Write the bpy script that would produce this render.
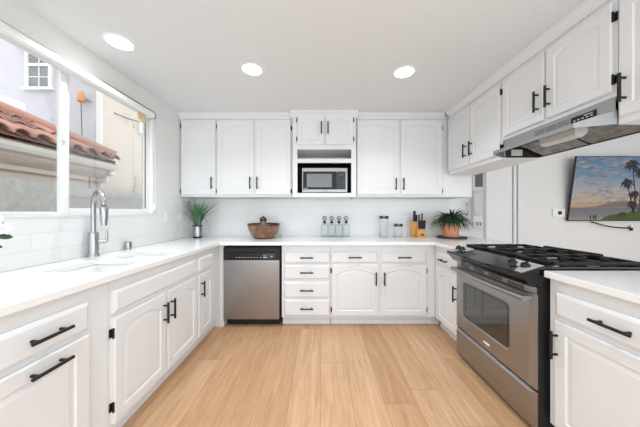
import bpy, bmesh, math, random
from mathutils import Vector, Matrix
random.seed(7)
for o in list(bpy.data.objects): bpy.data.objects.remove(o)
SC = bpy.context.scene
COL = SC.collection
PI = math.pi
# ------------------------------------------------------------------ camera
cd = bpy.data.cameras.new('camera'); cam = bpy.data.objects.new('camera', cd); COL.objects.link(cam)
cam.location = (0, 0, 1.2214); cam.rotation_euler = (PI/2, 0, 0)
cd.sensor_width = 36; cd.lens = 236/640*36; cd.shift_x = -0.5/640; cd.shift_y = -1/640
cd.clip_start = 0.02
SC.camera = cam
# ------------------------------------------------------------------ world, exposure
w = bpy.data.worlds.new('world'); SC.world = w; w.use_nodes = True
w.node_tree.nodes['Background'].inputs[0].default_value = (0.85, 0.935, 1.0, 1)
w.node_tree.nodes['Background'].inputs[1].default_value = 2.5
SC.view_settings.view_transform = 'Standard'
SC.view_settings.look = 'None'
SC.view_settings.gamma = 1
SC.view_settings.use_curve_mapping = False
SC.view_settings.exposure = 0.05
LAMP_W = 4.6
sd = bpy.data.lights.new('sun', 'SUN'); sun = bpy.data.objects.new('sun', sd); COL.objects.link(sun)
sd.energy = 0.35; sd.angle = math.radians(35); sd.color = (1, .98, .95)
sun.rotation_euler = (math.radians(25), math.radians(36), 0)   # comes over the roof onto the neighbour's wall

# ------------------------------------------------------------------ materials
def srgb(r, g, b):
    f = lambda c: (c/255/12.92) if c/255 <= .04045 else ((c/255+.055)/1.055)**2.4
    return (f(r), f(g), f(b), 1)
def mat(name, col, rough=.5, metal=0, spec=.5, noise=0.0, nscale=8, bump=0.0, stretch=None, coat=0):
    m = bpy.data.materials.new(name); m.use_nodes = True
    nt = m.node_tree; p = nt.nodes['Principled BSDF']
    p.inputs['Base Color'].default_value = col
    p.inputs['Roughness'].default_value = rough
    p.inputs['Metallic'].default_value = metal
    p.inputs['Specular IOR Level'].default_value = spec
    p.inputs['Coat Weight'].default_value = coat
    if noise or bump:
        tc = nt.nodes.new('ShaderNodeTexCoord'); mp = nt.nodes.new('ShaderNodeMapping')
        if stretch: mp.inputs['Scale'].default_value = stretch
        nt.links.new(tc.outputs['Object'], mp.inputs['Vector'])
        n = nt.nodes.new('ShaderNodeTexNoise'); n.inputs['Scale'].default_value = nscale
        n.inputs['Detail'].default_value = 4
        nt.links.new(mp.outputs[0], n.inputs['Vector'])
        if noise:
            r = nt.nodes.new('ShaderNodeValToRGB')
            r.color_ramp.elements[0].position = .3; r.color_ramp.elements[1].position = .7
            r.color_ramp.elements[0].color = tuple(c*(1-noise) for c in col[:3]) + (1,)
            r.color_ramp.elements[1].color = tuple(min(1, c*(1+noise)) for c in col[:3]) + (1,)
            nt.links.new(n.outputs['Fac'], r.inputs[0]); nt.links.new(r.outputs[0], p.inputs['Base Color'])
        if bump:
            b = nt.nodes.new('ShaderNodeBump'); b.inputs['Strength'].default_value = bump
            b.inputs['Distance'].default_value = .002
            nt.links.new(n.outputs['Fac'], b.inputs['Height']); nt.links.new(b.outputs[0], p.inputs['Normal'])
    return m
def emis(name, col, s):
    m = bpy.data.materials.new(name); m.use_nodes = True
    p = m.node_tree.nodes['Principled BSDF']
    p.inputs['Base Color'].default_value = (0, 0, 0, 1); p.inputs['Roughness'].default_value = .4
    p.inputs['Emission Color'].default_value = col; p.inputs['Emission Strength'].default_value = s
    return m
def glassmat(name, tint=(1, 1, 1, 1), refl=.06, gl_rough=0.0):
    m = bpy.data.materials.new(name); m.use_nodes = True; nt = m.node_tree
    nt.nodes.remove(nt.nodes['Principled BSDF'])
    out = nt.nodes['Material Output']
    t = nt.nodes.new('ShaderNodeBsdfTransparent'); t.inputs[0].default_value = tint
    g = nt.nodes.new('ShaderNodeBsdfGlossy'); g.inputs['Roughness'].default_value = gl_rough
    f = nt.nodes.new('ShaderNodeFresnel'); f.inputs[0].default_value = 1.45
    mu = nt.nodes.new('ShaderNodeMath'); mu.operation = 'MULTIPLY_ADD'
    mu.inputs[1].default_value = .35; mu.inputs[2].default_value = refl-.04
    mx = nt.nodes.new('ShaderNodeMixShader')
    nt.links.new(f.outputs[0], mu.inputs[0]); nt.links.new(mu.outputs[0], mx.inputs[0])
    nt.links.new(t.outputs[0], mx.inputs[1]); nt.links.new(g.outputs[0], mx.inputs[2])
    nt.links.new(mx.outputs[0], out.inputs[0])
    return m
def brickmat(name, axes, c1, c2, grout, bw, rh, mortar, rough, offset=.5, grain=None, bump=.0):
    m = bpy.data.materials.new(name); m.use_nodes = True; nt = m.node_tree; p = nt.nodes['Principled BSDF']
    p.inputs['Roughness'].default_value = rough
    tc = nt.nodes.new('ShaderNodeTexCoord'); sp = nt.nodes.new('ShaderNodeSeparateXYZ'); cb = nt.nodes.new('ShaderNodeCombineXYZ')
    nt.links.new(tc.outputs['Object'], sp.inputs[0])
    nt.links.new(sp.outputs[axes[0]], cb.inputs[0]); nt.links.new(sp.outputs[axes[1]], cb.inputs[1])
    b = nt.nodes.new('ShaderNodeTexBrick'); b.offset = offset; b.offset_frequency = 2
    b.inputs['Scale'].default_value = 1; b.inputs['Brick Width'].default_value = bw; b.inputs['Row Height'].default_value = rh
    b.inputs['Mortar Size'].default_value = mortar; b.inputs['Mortar Smooth'].default_value = .2; b.inputs['Bias'].default_value = 0
    b.inputs['Color1'].default_value = c1; b.inputs['Color2'].default_value = c2; b.inputs['Mortar'].default_value = grout
    nt.links.new(cb.outputs[0], b.inputs['Vector'])
    last = b.outputs['Color']
    if grain:
        mp = nt.nodes.new('ShaderNodeMapping'); mp.inputs['Scale'].default_value = grain
        # shift the grain from plank to plank
        mulv = nt.nodes.new('ShaderNodeVectorMath'); mulv.operation = 'MULTIPLY_ADD'
        mulv.inputs[1].default_value = (9, 9, 9)
        nt.links.new(b.outputs['Color'], mulv.inputs[0]); nt.links.new(cb.outputs[0], mulv.inputs[2])
        nt.links.new(mulv.outputs[0], mp.inputs[0])
        n = nt.nodes.new('ShaderNodeTexNoise'); n.inputs['Scale'].default_value = 3; n.inputs['Detail'].default_value = 6
        n.inputs['Roughness'].default_value = .62; n.inputs['Distortion'].default_value = .8
        nt.links.new(mp.outputs[0], n.inputs['Vector'])
        r = nt.nodes.new('ShaderNodeValToRGB')
        r.color_ramp.elements[0].position = .28; r.color_ramp.elements[0].color = (.74, .64, .54, 1)
        r.color_ramp.elements[1].position = .66; r.color_ramp.elements[1].color = (1.1, 1.08, 1.06, 1)
        nt.links.new(n.outputs['Fac'], r.inputs[0])
        mx = nt.nodes.new('ShaderNodeMix'); mx.data_type = 'RGBA'; mx.blend_type = 'MULTIPLY'
        mx.inputs[0].default_value = .85
        nt.links.new(last, mx.inputs[6]); nt.links.new(r.outputs[0], mx.inputs[7]); last = mx.outputs[2]
    nt.links.new(last, p.inputs['Base Color'])
    if bump:
        bm_ = nt.nodes.new('ShaderNodeBump'); bm_.inputs['Strength'].default_value = bump; bm_.inputs['Distance'].default_value = .002
        bm_.invert = True
        nt.links.new(b.outputs['Fac'], bm_.inputs['Height']); nt.links.new(bm_.outputs[0], p.inputs['Normal'])
    return m
M = {}
M['cab'] = mat('cabinet_paint', srgb(230, 230, 230), .33, noise=.01, nscale=3)
M['wall'] = mat('wall_paint', srgb(230, 229, 227), .7, noise=.01, nscale=30, bump=.05)
M['ceil'] = mat('ceiling_paint', srgb(230, 231, 231), .85, noise=.012, nscale=60, bump=.1)
M['trim'] = mat('trim_paint', srgb(229, 229, 230), .4, noise=.01, nscale=4)
M['quartz'] = mat('white_quartz', srgb(243, 242, 240), .16, noise=.015, nscale=14)
M['sink'] = mat('white_composite', srgb(238, 238, 238), .3, noise=.01)
M['black'] = mat('black_metal', srgb(30, 27, 26), .42, metal=.3, noise=.1, nscale=30)
M['blackgloss'] = mat('black_gloss', srgb(14, 14, 16), .12, noise=.1)
M['blackmatte'] = mat('black_matte', srgb(24, 24, 25), .6, noise=.1)
M['iron'] = mat('cast_iron', srgb(22, 22, 23), .5, spec=.3, noise=.2, nscale=60, bump=.2)
M['steel'] = mat('brushed_steel', (.40, .403, .41, 1), .30, metal=1, noise=.06, nscale=6, stretch=(60, 60, .6))
M['steelh'] = mat('brushed_steel_horizontal', (.40, .402, .408, 1), .38, metal=1, noise=.06, nscale=6, stretch=(1, .6, 60))
M['chrome'] = mat('brushed_nickel', (.46, .46, .465, 1), .25, metal=1, noise=.03)
for k_ in ('steel', 'steelh'):
    nt = M[k_].node_tree; p = nt.nodes['Principled BSDF']; tg = nt.nodes.new('ShaderNodeTangent'); tg.direction_type = 'RADIAL'; tg.axis = 'Z'
    nt.links.new(tg.outputs[0], p.inputs['Tangent']); p.inputs['Anisotropic'].default_value = .75
M['hoodsteel'] = mat('hood_steel', (.40, .40, .40, 1), .55, metal=1, noise=.05, nscale=6, stretch=(1, .6, 60))
M['panelsteel'] = mat('panel_steel', (.6, .6, .6, 1), .35, metal=.55, noise=.04)
M['darksteel'] = mat('dark_steel', (.16, .16, .16, 1), .4, metal=.8, noise=.1)
M['ovenglass'] = mat('oven_glass', srgb(38, 42, 42), .05, noise=.05, spec=.9, coat=.6)
M['greyglass'] = mat('microwave_glass', srgb(120, 124, 124), .2, noise=.05)
M['hoodfilter'] = mat('hood_filter', (.3, .3, .29, 1), .45, metal=.8, noise=.35, nscale=25)
M['lens'] = mat('frosted_lens', srgb(205, 203, 198), .35, noise=.02)
M['plastic'] = mat('white_plastic', srgb(238, 238, 236), .4, noise=.01)
M['floor'] = brickmat('oak_planks', (1, 0), srgb(214, 176, 140), srgb(192, 151, 114), srgb(164, 126, 92), 1.35, .205, .0016, .36, 0, (.8, 9, 1))
nt = M['floor'].node_tree; cbn = [n for n in nt.nodes if n.type == 'COMBXYZ'][0]; spn = [n for n in nt.nodes if n.type == 'SEPXYZ'][0]
fl_ = nt.nodes.new('ShaderNodeMath'); fl_.operation = 'DIVIDE'; fl_.inputs[1].default_value = .205
f2_ = nt.nodes.new('ShaderNodeMath'); f2_.operation = 'FLOOR'; wn_ = nt.nodes.new('ShaderNodeTexWhiteNoise'); wn_.noise_dimensions = '1D'
f3_ = nt.nodes.new('ShaderNodeMath'); f3_.operation = 'MULTIPLY_ADD'; f3_.inputs[1].default_value = 1.35
nt.links.new(spn.outputs[0], fl_.inputs[0]); nt.links.new(fl_.outputs[0], f2_.inputs[0]); nt.links.new(f2_.outputs[0], wn_.inputs['W'])
nt.links.new(wn_.outputs['Value'], f3_.inputs[0]); nt.links.new(spn.outputs[1], f3_.inputs[2]); nt.links.new(f3_.outputs[0], cbn.inputs[0])
M['tile_back'] = brickmat('subway_tile_back', (0, 2), srgb(236, 236, 235), srgb(233, 233, 232), srgb(228, 227, 226), .30, .10, .002, .12, bump=.25)
M['tile_left'] = brickmat('subway_tile_left', (1, 2), srgb(236, 236, 235), srgb(233, 233, 232), srgb(222, 221, 219), .30, .10, .002, .12, bump=.35)
M['glass'] = glassmat('window_glass', (.985, .99, .99, 1), .03)
M['clearglass'] = glassmat('clear_glass', (.965, .97, .975, 1), .05)
M['bottleglass'] = glassmat('bottle_glass', (.935, .945, .94, 1), .08)
M['bamboo'] = mat('bamboo', srgb(222, 160, 78), .4, noise=.12, nscale=6, stretch=(1, 1, 8))
M['copper'] = mat('copper_pot', srgb(232, 156, 118), .42, noise=.06, nscale=10, metal=.1)
M['tray'] = mat('dark_wood_tray', srgb(66, 58, 54), .5, noise=.15)
M['leaf'] = mat('leaf_dark', srgb(36, 70, 36), .5, noise=.45, nscale=18)
M['grass'] = mat('grass_green', srgb(62, 122, 60), .5, noise=.5, nscale=16)
M['grassgrey'] = mat('grass_grey', srgb(112, 128, 120), .5, noise=.3, nscale=16)
M['silverpot'] = mat('silver_pot', (.40, .40, .42, 1), .25, metal=1, noise=.3, nscale=14, stretch=(4, 4, .4))
M['bowl'] = mat('bronze_glaze', srgb(124, 84, 56), .16, noise=.55, nscale=22, coat=.7)
M['bowlrim'] = mat('bronze_rim', srgb(52, 36, 30), .2, noise=.3, coat=.5)
M['petal'] = mat('petal_white', srgb(240, 241, 244), .55, noise=.02)
M['bud'] = mat('bud_green', srgb(196, 202, 160), .55, noise=.1)
M['ceramic'] = mat('white_ceramic', srgb(228, 234, 238), .2, noise=.02)
M['stucco_beige'] = mat('stucco_beige', srgb(204, 189, 176), .9, noise=.04, nscale=20, bump=.4)
M['stucco_lav'] = mat('stucco_lavender', srgb(188, 181, 184), .9, noise=.03, nscale=20, bump=.4)
M['cornice'] = mat('cornice_paint', srgb(226, 220, 212), .7, noise=.03)
M['blockgrey'] = mat('grey_block_render', srgb(192, 188, 182), .95, noise=.12, nscale=22, bump=.5)
M['extglass'] = mat('grey_window_glass', srgb(118, 116, 118), .5, noise=.2, nscale=4)
M['ground'] = mat('concrete_ground', srgb(170, 166, 160), .9, noise=.1)
M['orange'] = mat('orange_plastic', srgb(206, 132, 48), .5, noise=.1)
M['cordbeige'] = mat('beige_wood', srgb(214, 186, 136), .5, noise=.1)
M['chalk'] = mat('chalkboard_grey', srgb(98, 97, 95), .7, noise=.08)
M['pinegrey'] = mat('pouch_canvas', srgb(214, 211, 206), .8, noise=.03)
M['greywood'] = mat('patch_grey', srgb(168, 164, 160), .7, noise=.05)
M['display'] = mat('touch_display', srgb(58, 60, 64), .12, noise=.1)
M['label'] = mat('paper_label', srgb(196, 194, 188), .6, noise=.05)
M['lamp'] = emis('lamp_lens', (1, .98, .94, 1), 9)
M['whiteink'] = mat('white_print', srgb(210, 210, 210), .4, noise=.02)
# terracotta tiles: each tile its own tone
m = mat('terracotta', srgb(178, 120, 96), .85, noise=.1, nscale=10); M['terra'] = m
nt = m.node_tree; p = nt.nodes['Principled BSDF']
g = nt.nodes.new('ShaderNodeNewGeometry'); r = nt.nodes.new('ShaderNodeValToRGB')
r.color_ramp.elements[0].color = srgb(112, 74, 62); r.color_ramp.elements[1].color = srgb(178, 130, 110)
nt.links.new(g.outputs['Random Per Island'], r.inputs[0]); nt.links.new(r.outputs[0], p.inputs['Base Color'])

# ------------------------------------------------------------------ mesh helpers
class MB:
    def __init__(s): s.bm = bmesh.new()
    def box(s, x0, x1, y0, y1, z0, z1, mtx=None, bev=0):
        x0, x1 = sorted((x0, x1)); y0, y1 = sorted((y0, y1)); z0, z1 = sorted((z0, z1))
        v = [s.bm.verts.new(c) for c in ((x0,y0,z0),(x1,y0,z0),(x1,y1,z0),(x0,y1,z0),(x0,y0,z1),(x1,y0,z1),(x1,y1,z1),(x0,y1,z1))]
        fs = [s.bm.faces.new([v[i] for i in q]) for q in ((0,3,2,1),(4,5,6,7),(0,1,5,4),(1,2,6,5),(2,3,7,6),(3,0,4,7))]
        if bev:
            es = set(e for f in fs for e in f.edges)
            r = bmesh.ops.bevel(s.bm, geom=list(es), offset=bev, segments=2, affect='EDGES', profile=.5)
            v = [x for x in set(v) | set(r['verts']) if x.is_valid]
        if mtx: bmesh.ops.transform(s.bm, matrix=mtx, verts=v)
        return s
    def prism(s, pts, a0, a1, axis):
        # pts are 2D in the two remaining axes (in x,y,z order); extruded along axis from a0 to a1
        def mk(p, a):
            c = list(p); c.insert(axis, a); return s.bm.verts.new(c)
        A = [mk(p, a0) for p in pts]; B = [mk(p, a1) for p in pts]; n = len(pts)
        s.bm.faces.new(A); s.bm.faces.new(B[::-1])
        for i in range(n): s.bm.faces.new((A[i], B[i], B[(i+1) % n], A[(i+1) % n]))
        return s
    def lathe(s, prof, cx, cy, n=32, cz=0, mtx=None):
        rings = []
        for (r, z) in prof:
            if r < 1e-6: rings.append([s.bm.verts.new((cx, cy, cz+z))])
            else: rings.append([s.bm.verts.new((cx+r*math.cos(2*PI*i/n), cy+r*math.sin(2*PI*i/n), cz+z)) for i in range(n)])
        for a, b in zip(rings, rings[1:]):
            for i in range(n):
                j = (i+1) % n
                q = [a[i % len(a)], a[j % len(a)], b[j % len(b)], b[i % len(b)]]
                u = []
                for k in q:
                    if k not in u: u.append(k)
                if len(u) >= 3:
                    try: s.bm.faces.new(u)
                    except ValueError: pass
        if mtx: bmesh.ops.transform(s.bm, matrix=mtx, verts=[v for r in rings for v in r])
        return s
    def tube(s, pts, r, n=10, cap=True):
        pts = [Vector(p) for p in pts]; R = r if isinstance(r, (list, tuple)) else [r]*len(pts)
        rings = []; up = None
        for i, p in enumerate(pts):
            t = (pts[min(i+1, len(pts)-1)] - pts[max(i-1, 0)]).normalized()
            if up is None:
                up = Vector((0, 0, 1)) if abs(t.z) < .9 else Vector((1, 0, 0))
            a = (up - t*up.dot(t)).normalized(); b = t.cross(a); up = a
            rings.append([s.bm.verts.new(p + (a*math.cos(2*PI*k/n) + b*math.sin(2*PI*k/n))*R[i]) for k in range(n)])
        for A, B in zip(rings, rings[1:]):
            for k in range(n): s.bm.faces.new((A[k], A[(k+1) % n], B[(k+1) % n], B[k]))
        if cap: s.bm.faces.new(rings[0][::-1]); s.bm.faces.new(rings[-1])
        return s
    def sphere(s, c, r, n=14, sc=(1, 1, 1)):
        bmesh.ops.create_uvsphere(s.bm, u_segments=n*2, v_segments=n, radius=r, matrix=Matrix.Translation(c) @ Matrix.Diagonal((*sc, 1)))
        return s
    def loops(s, L, fill=True, back=False):
        rings = [[s.bm.verts.new(p) for p in l] for l in L]; n = len(rings[0])
        for A, B in zip(rings, rings[1:]):
            for k in range(n): s.bm.faces.new((A[k], A[(k+1) % n], B[(k+1) % n], B[k]))
        if fill: s.bm.faces.new(rings[-1])
        if back: s.bm.faces.new(rings[0][::-1])
        return s
    def leaf(s, pts, wid, side=None, th=.0012):
        # a curved blade: two strips with a folded midrib, given a real thickness
        pts = [Vector(p) for p in pts]; n = len(pts); rows = []
        for i, p in enumerate(pts):
            t = (pts[min(i+1, n-1)] - pts[max(i-1, 0)]).normalized()
            sd = side or t.cross(Vector((0, 0, 1)))
            if sd.length < .05: sd = Vector((1, 0, 0))
            sd = sd.normalized(); nr = sd.cross(t).normalized()
            wv = wid[i] if isinstance(wid, (list, tuple)) else wid*max(.06, math.sin(PI*min(1, (i+.7)/(n-.2)))**.7)
            rows.append([s.bm.verts.new(q) for q in (p-sd*wv+nr*wv*.25, p, p+sd*wv+nr*wv*.25, p-nr*th)])
        for A, B in zip(rows, rows[1:]):
            for a, b in ((0, 1), (1, 2), (2, 3), (3, 0)): s.bm.faces.new((A[a], A[b], B[b], B[a]))
        s.bm.faces.new(rows[0][::-1]); s.bm.faces.new(rows[-1])
        return s
    def build(s, name, m, parent=None, smooth=False, bevel=0):
        bmesh.ops.recalc_face_normals(s.bm, faces=s.bm.faces)
        me = bpy.data.meshes.new(name); s.bm.to_mesh(me); s.bm.free()
        me.materials.append(M[m] if isinstance(m, str) else m)
        o = bpy.data.objects.new(name, me); COL.objects.link(o)
        if parent: o.parent = parent
        if smooth:
            for p in me.polygons: p.use_smooth = True
            try: me.set_sharp_from_angle(angle=math.radians(40))
            except Exception: pass
        if bevel:
            b = o.modifiers.new('bevel', 'BEVEL'); b.width = bevel; b.segments = 2; b.limit_method = 'ANGLE'; b.angle_limit = math.radians(50)
        return o
def tag(o, label, cat, group=None):
    o['label'] = label; o['category'] = cat
    if group: o['group'] = group
    return o
def thing(name, label, cat, loc=(0, 0, 0), rot=0, group=None):
    o = bpy.data.objects.new(name, None); COL.objects.link(o); o.empty_display_size = .05
    o.location = loc; o.rotation_euler = (0, 0, rot)
    return tag(o, label, cat, group)
def struct(o): o['kind'] = 'structure'; return o
def dup(root, loc, label):
    r = root.copy(); COL.objects.link(r); r.location = loc; r['label'] = label
    for ch in list(root.children):
        c = ch.copy(); COL.objects.link(c); c.parent = r
        for gch in list(ch.children):
            d = gch.copy(); COL.objects.link(d); d.parent = c
    return r

# ------------------------------------------------------------------ the setting
XL, YB, CE = -1.665, 3.127, 2.39
struct(MB().box(-1.80, 6.0, -1.0, 4.3, -.06, 0).build('floor', 'floor'))
struct(MB().box(-1.80, 6.0, -1.0, 4.3, CE, CE+.08).build('ceiling', 'ceil'))
# left wall with the window opening
WY0, WY1, WZ0, WZ1 = .74, 2.375, 1.205, 2.226
b = MB()
b.box(XL-.13, XL, -1.0, WY0, 0, CE).box(XL-.13, XL, WY1, 4.3, 0, CE).box(XL-.13, XL, WY0, WY1, 0, WZ0).box(XL-.13, XL, WY0, WY1, WZ1, CE)
struct(b.build('wall_left', 'wall'))
b = MB(); b.box(XL, 1.83, YB, YB+.12, 0, CE)
struct(b.build('wall_back', 'wall'))
struct(MB().box(2.66, 6.0, YB+.003, YB+.123, 0, CE).box(2.235, 2.66, YB+.045, YB+.123, 0, CE).build('wall_dining', 'wall'))
struct(MB().box(5.3, 5.4, -1.0, YB, 0, CE).build('wall_light_cut', 'wall'))  # unseen wall, added to cut the light reaching the dining wall
struct(MB().box(1.2, 3.2, 4.2, 4.3, 0, CE).build('wall_hall', 'wall'))
struct(MB().box(1.835, 1.875, .62, 3.12, 0, .872).build('wall_peninsula', 'wall'))
# tiled backsplashes
struct(MB().box(XL+.0005, XL+.008, .45, YB-.008, .912, WZ0-.002).box(XL+.0005, XL+.008, WY1+.012, YB-.008, WZ0-.002, 1.405).build('trim_tile_left', 'tile_left'))
struct(MB().box(XL+.009, 1.829, YB-.008, YB-.0005, .912, 1.405).build('trim_tile_back', 'tile_back'))
# door and casings on the dining side of the back wall
struct(MB().box(2.188, 2.250, YB-.015, YB+.008, 0, 2.1, bev=.004).build('trim_casing_left', 'trim'))
d1 = struct(MB().box(2.254, 2.545, YB+.005, YB+.04, .01, 2.06, bev=.003).build('door_1', 'trim'))
struct(MB().box(2.552, 2.590, YB-.012, YB+.04, 0, 2.1, bev=.004).box(2.603, 2.65, YB-.022, YB+.04, 0, 2.1, bev=.005).build('trim_casing_right', 'trim'))
# crown mouldings (profile in depth/height)
def crownprof(f, s):   # f = face coordinate, s = direction towards the room
    return [(f-s*.01, 2.325), (f+s*.012, 2.325), (f+s*.018, 2.345), (f+s*.045, 2.372), (f+s*.05, CE-.001), (f-s*.01, CE-.001)]
struct(MB().prism(crownprof(2.80, -1), XL+.002, -.335, 0).build('trim_crown_back_left', 'trim'))
struct(MB().prism(crownprof(2.80, -1), .425, 1.45, 0).build('trim_crown_back_right', 'trim'))
struct(MB().prism(crownprof(2.735, -1), -.345, .435, 0).build('trim_crown_microwave', 'trim'))
struct(MB().prism(crownprof(1.506, -1), .70, 2.745, 1).build('trim_crown_right', 'trim'))

# window_1: white vinyl slider recessed in the reveal
win = bpy.data.objects.new('window_1', None); COL.objects.link(win); win.location = (XL-.032, 1.55, WZ0); struct(win)
def wb(name, m, boxes, bev=.003):
    q = MB()
    for (y0, y1, z0, z1, x0, x1) in boxes: q.box(x0, x1, y0-1.55, y1-1.55, z0-WZ0, z1-WZ0, bev=bev)
    return q.build(name, m, win)
fx0, fx1 = -.035, .03
wb('frame', 'plastic', [(WY0+.002, WY0+.045, WZ0+.002, WZ1-.002, fx0, fx1), (WY1-.037, WY1-.002, WZ0+.002, WZ1-.002, fx0, fx1),
   (WY0+.045, WY1-.037, WZ0+.002, WZ0+.012, fx0, fx1), (WY0+.045, WY1-.037, WZ1-.014, WZ1-.002, fx0, fx1)])
yc = 1.561
def sash(y0, y1, x0, x1, st, zr):
    return [(y0, y0+st, WZ0+.013, WZ1-.015, x0, x1), (y1-st, y1, WZ0+.013, WZ1-.015, x0, x1),
            (y0+st, y1-st, WZ0+.013, zr, x0, x1), (y0+st, y1-st, WZ1-.032, WZ1-.015, x0, x1)]
wb('fixed_sash', 'plastic', sash(WY0+.047, yc, -.002, .026, .042, 1.226))
wb('sliding_sash', 'plastic', sash(yc-.0, WY1-.039, -.032, -.006, .040, 1.252))
wb('pane', 'glass', [(WY0+.089, yc-.042, 1.226, WZ1-.032, .010, .014)], 0)
wb('pane', 'glass', [(yc+.040, WY1-.079, 1.252, WZ1-.032, -.021, -.017)], 0)
wb('latch', 'plastic', [(yc-.036, yc-.010, 1.685, 1.745, .026, .040)], .004)
wb('weather_strip', 'blackmatte', [(WY1-.0825, WY1-.0795, 1.26, WZ1-.09, -.012, -.004)], 0)
struct(MB().box(XL-.001, XL+.012, WY0+.003, WY1-.003, WZ0-.012, WZ0+.0015, bev=.002).build('window_sill', 'trim'))
sd_ = MB().box(XL+.0, XL+.004, WY1+.0, WY1+.012, WZ0, WZ1)   # thin bead on the reveal edge
struct(sd_.build('trim_bead', 'trim'))
sl = MB().box(-.006, .006, -.012, .012, -.03, .03, bev=.004)
o = sl.build('alarm_sensor', 'plastic'); o.location = (XL+.0065, WY1-.02, 1.275); o.rotation_euler = (0, 0, PI/2)
tag(o, 'small white sensor on the window frame beside the right reveal', 'sensor')

# ------------------------------------------------------------------ outside the window
house = thing('neighbour_house', 'beige stucco house with terracotta tiled eave outside the window', 'house', (-3.2, 3.0, 0))
def hb(): return MB()
hx, hy = -3.2, 3.0
def hpart(mb, name, m, parent=house, **k):
    bmesh.ops.translate(mb.bm, vec=(-hx, -hy, 0), verts=mb.bm.verts)
    return mb.build(name, m, parent, **k)
hpart(MB().box(-3.6, -3.2, -1.5, 3.44, 0, 1.9), 'lower_wall', 'stucco_beige')
hpart(MB().box(-3.7, -3.5, 3.785, 9, 0, 7).box(-3.6, -3.5, 3.44, 3.78, 0, 1.9), 'side_wall', 'stucco_beige')
hpart(MB().box(-9, -3.70, 3.785, 3.98, 0, 7).box(-3.7005, -3.501, 3.78, 3.7848, 0, 7), 'upper_wall', 'stucco_lav')
hpart(MB().box(-3.57, -3.49, 3.755, 3.779, 0, 7), 'corner_trim', 'cornice')
hpart(MB().box(-4.45, -4.15, 1.5, 3.20, 2.50, 2.60, bev=.02).box(-4.45, -4.05, 1.5, 3.25, 2.60, 2.72, bev=.02).box(-4.45, -4.2, 1.5, 3.17, 1.9, 2.5), 'upper_cornice', 'cornice')
pr = [(-3.2, 1.66), (-3.17, 1.66), (-3.17, 1.71), (-3.12, 1.76), (-3.09, 1.80), (-3.09, 1.83), (-3.2, 1.83)]
hpart(MB().prism(pr, -1.5, 3.47, 1), 'cornice', 'stucco_beige')
pr = [(-3.1, 1.83), (-3.04, 1.84), (-3.01, 1.88), (-2.99, 1.93), (-2.99, 1.965), (-3.1, 1.965)]
hpart(MB().prism(pr, -1.5, 3.50, 1), 'gutter', 'cornice')
hpart(MB().box(-3.3, -3.06, 3.44, 3.53, 1.76, 1.83, bev=.02).box(-3.35, -3.12, 3.44, 3.48, 1.66, 1.76, bev=.01), 'corbel', 'cornice')
# barrel tiles climbing the hip roof
t = MB(); sl_ = .55; L = .30
y = -1.2
while y < 3.45:
    tmax = min(3.45-y, 2.2); k = 0; d = 0.0
    while d < tmax:
        d1_ = min(d+L, tmax+.08)
        for r_, a0, a1, dz in ((.075, 0, PI, .0),):
            rows = []
            for (dd, rr, zz) in ((d, r_*1.08, .022), (d1_, r_*.88, .0)):
                row = []
                for i in range(9):
                    a = a0+(a1-a0)*i/8
                    row.append((-2.97-dd, y+rr*math.cos(a), 1.975+dd*sl_+zz+rr*.85*math.sin(a)))
                for i in range(8, -1, -1):
                    a = a0+(a1-a0)*i/8
                    row.append((-2.97-dd, y+(rr-.015)*math.cos(a), 1.975+dd*sl_+zz+(rr-.015)*.85*math.sin(a)))
                rows.append([t.bm.verts.new(c) for c in row])
            A, B = rows
            for i in range(18): t.bm.faces.new((A[i], A[(i+1) % 18], B[(i+1) % 18], B[i]))
            t.bm.faces.new(A[::-1]); t.bm.faces.new(B)
        d += L*.86
    y += .178
hpart(t, 'roof_tiles', 'terra', smooth=True)
dk = MB()
v = [dk.bm.verts.new(c) for c in ((-2.99, -1.4, 1.966), (-2.99, 3.44, 1.966), (-5.15, 1.28, 3.155), (-5.15, -1.4, 3.155))]
v2 = [dk.bm.verts.new((x_.co.x, x_.co.y, x_.co.z-.05)) for x_ in v]
dk.bm.faces.new(v); dk.bm.faces.new(v2[::-1])
for i in range(4): dk.bm.faces.new((v[i], v[(i+1) % 4], v2[(i+1) % 4], v2[i]))
hpart(dk, 'roof_deck', 'terra')
hpart(MB().tube([(-2.95-.05-q, 3.45-q, 2.02+q*sl_+.03) for q in (0, .4, .9, 1.5, 2.2)], .07, 12), 'hip_cap', 'terra', smooth=True)
# the small upper window
wx0_, wx1_, wz0, wz1 = -4.70, -4.285, 3.215, 3.93; Yw = 3.785
wf = hpart(MB().box(wx0_, wx0_+.04, Yw-.04, Yw, wz0, wz1).box(wx1_-.04, wx1_, Yw-.04, Yw, wz0, wz1).box(wx0_, wx1_, Yw-.04, Yw, wz1-.04, wz1)
  .box(wx0_-.03, wx1_+.03, Yw-.05, Yw, wz0-.04, wz0).box(wx0_, wx1_, Yw-.035, Yw, 3.555, 3.595)
  .box(-4.50, -4.488, Yw-.022, Yw, wz0, wz1).box(wx0_, wx1_, Yw-.022, Yw, 3.38, 3.392).box(wx0_, wx1_, Yw-.022, Yw, 3.75, 3.762), 'window', 'plastic')
g_ = MB().box(wx0_+.03, wx1_-.03, Yw-.014, Yw-.002, wz0, wz1-.03)
bmesh.ops.translate(g_.bm, vec=(-hx, -hy, 0), verts=g_.bm.verts)
g_.build('pane', 'extglass', wf)
hpart(MB().box(-3.5, -3.44, 4.52, 4.70, 2.74, 2.97, bev=.01), 'meter_box', 'plastic')
gw = MB().box(-2.85, -2.7, -1.5, 7, 0, 1.50).box(-2.85, -2.7, -1.5, 7, 1.50, 1.525)
tag(gw.build('garden_wall', 'blockgrey'), 'low grey rendered wall running along outside below the window panes', 'wall')
struct(MB().box(-9, -1.82, -3, 9, -.1, 0).build('ground', 'ground'))
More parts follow.
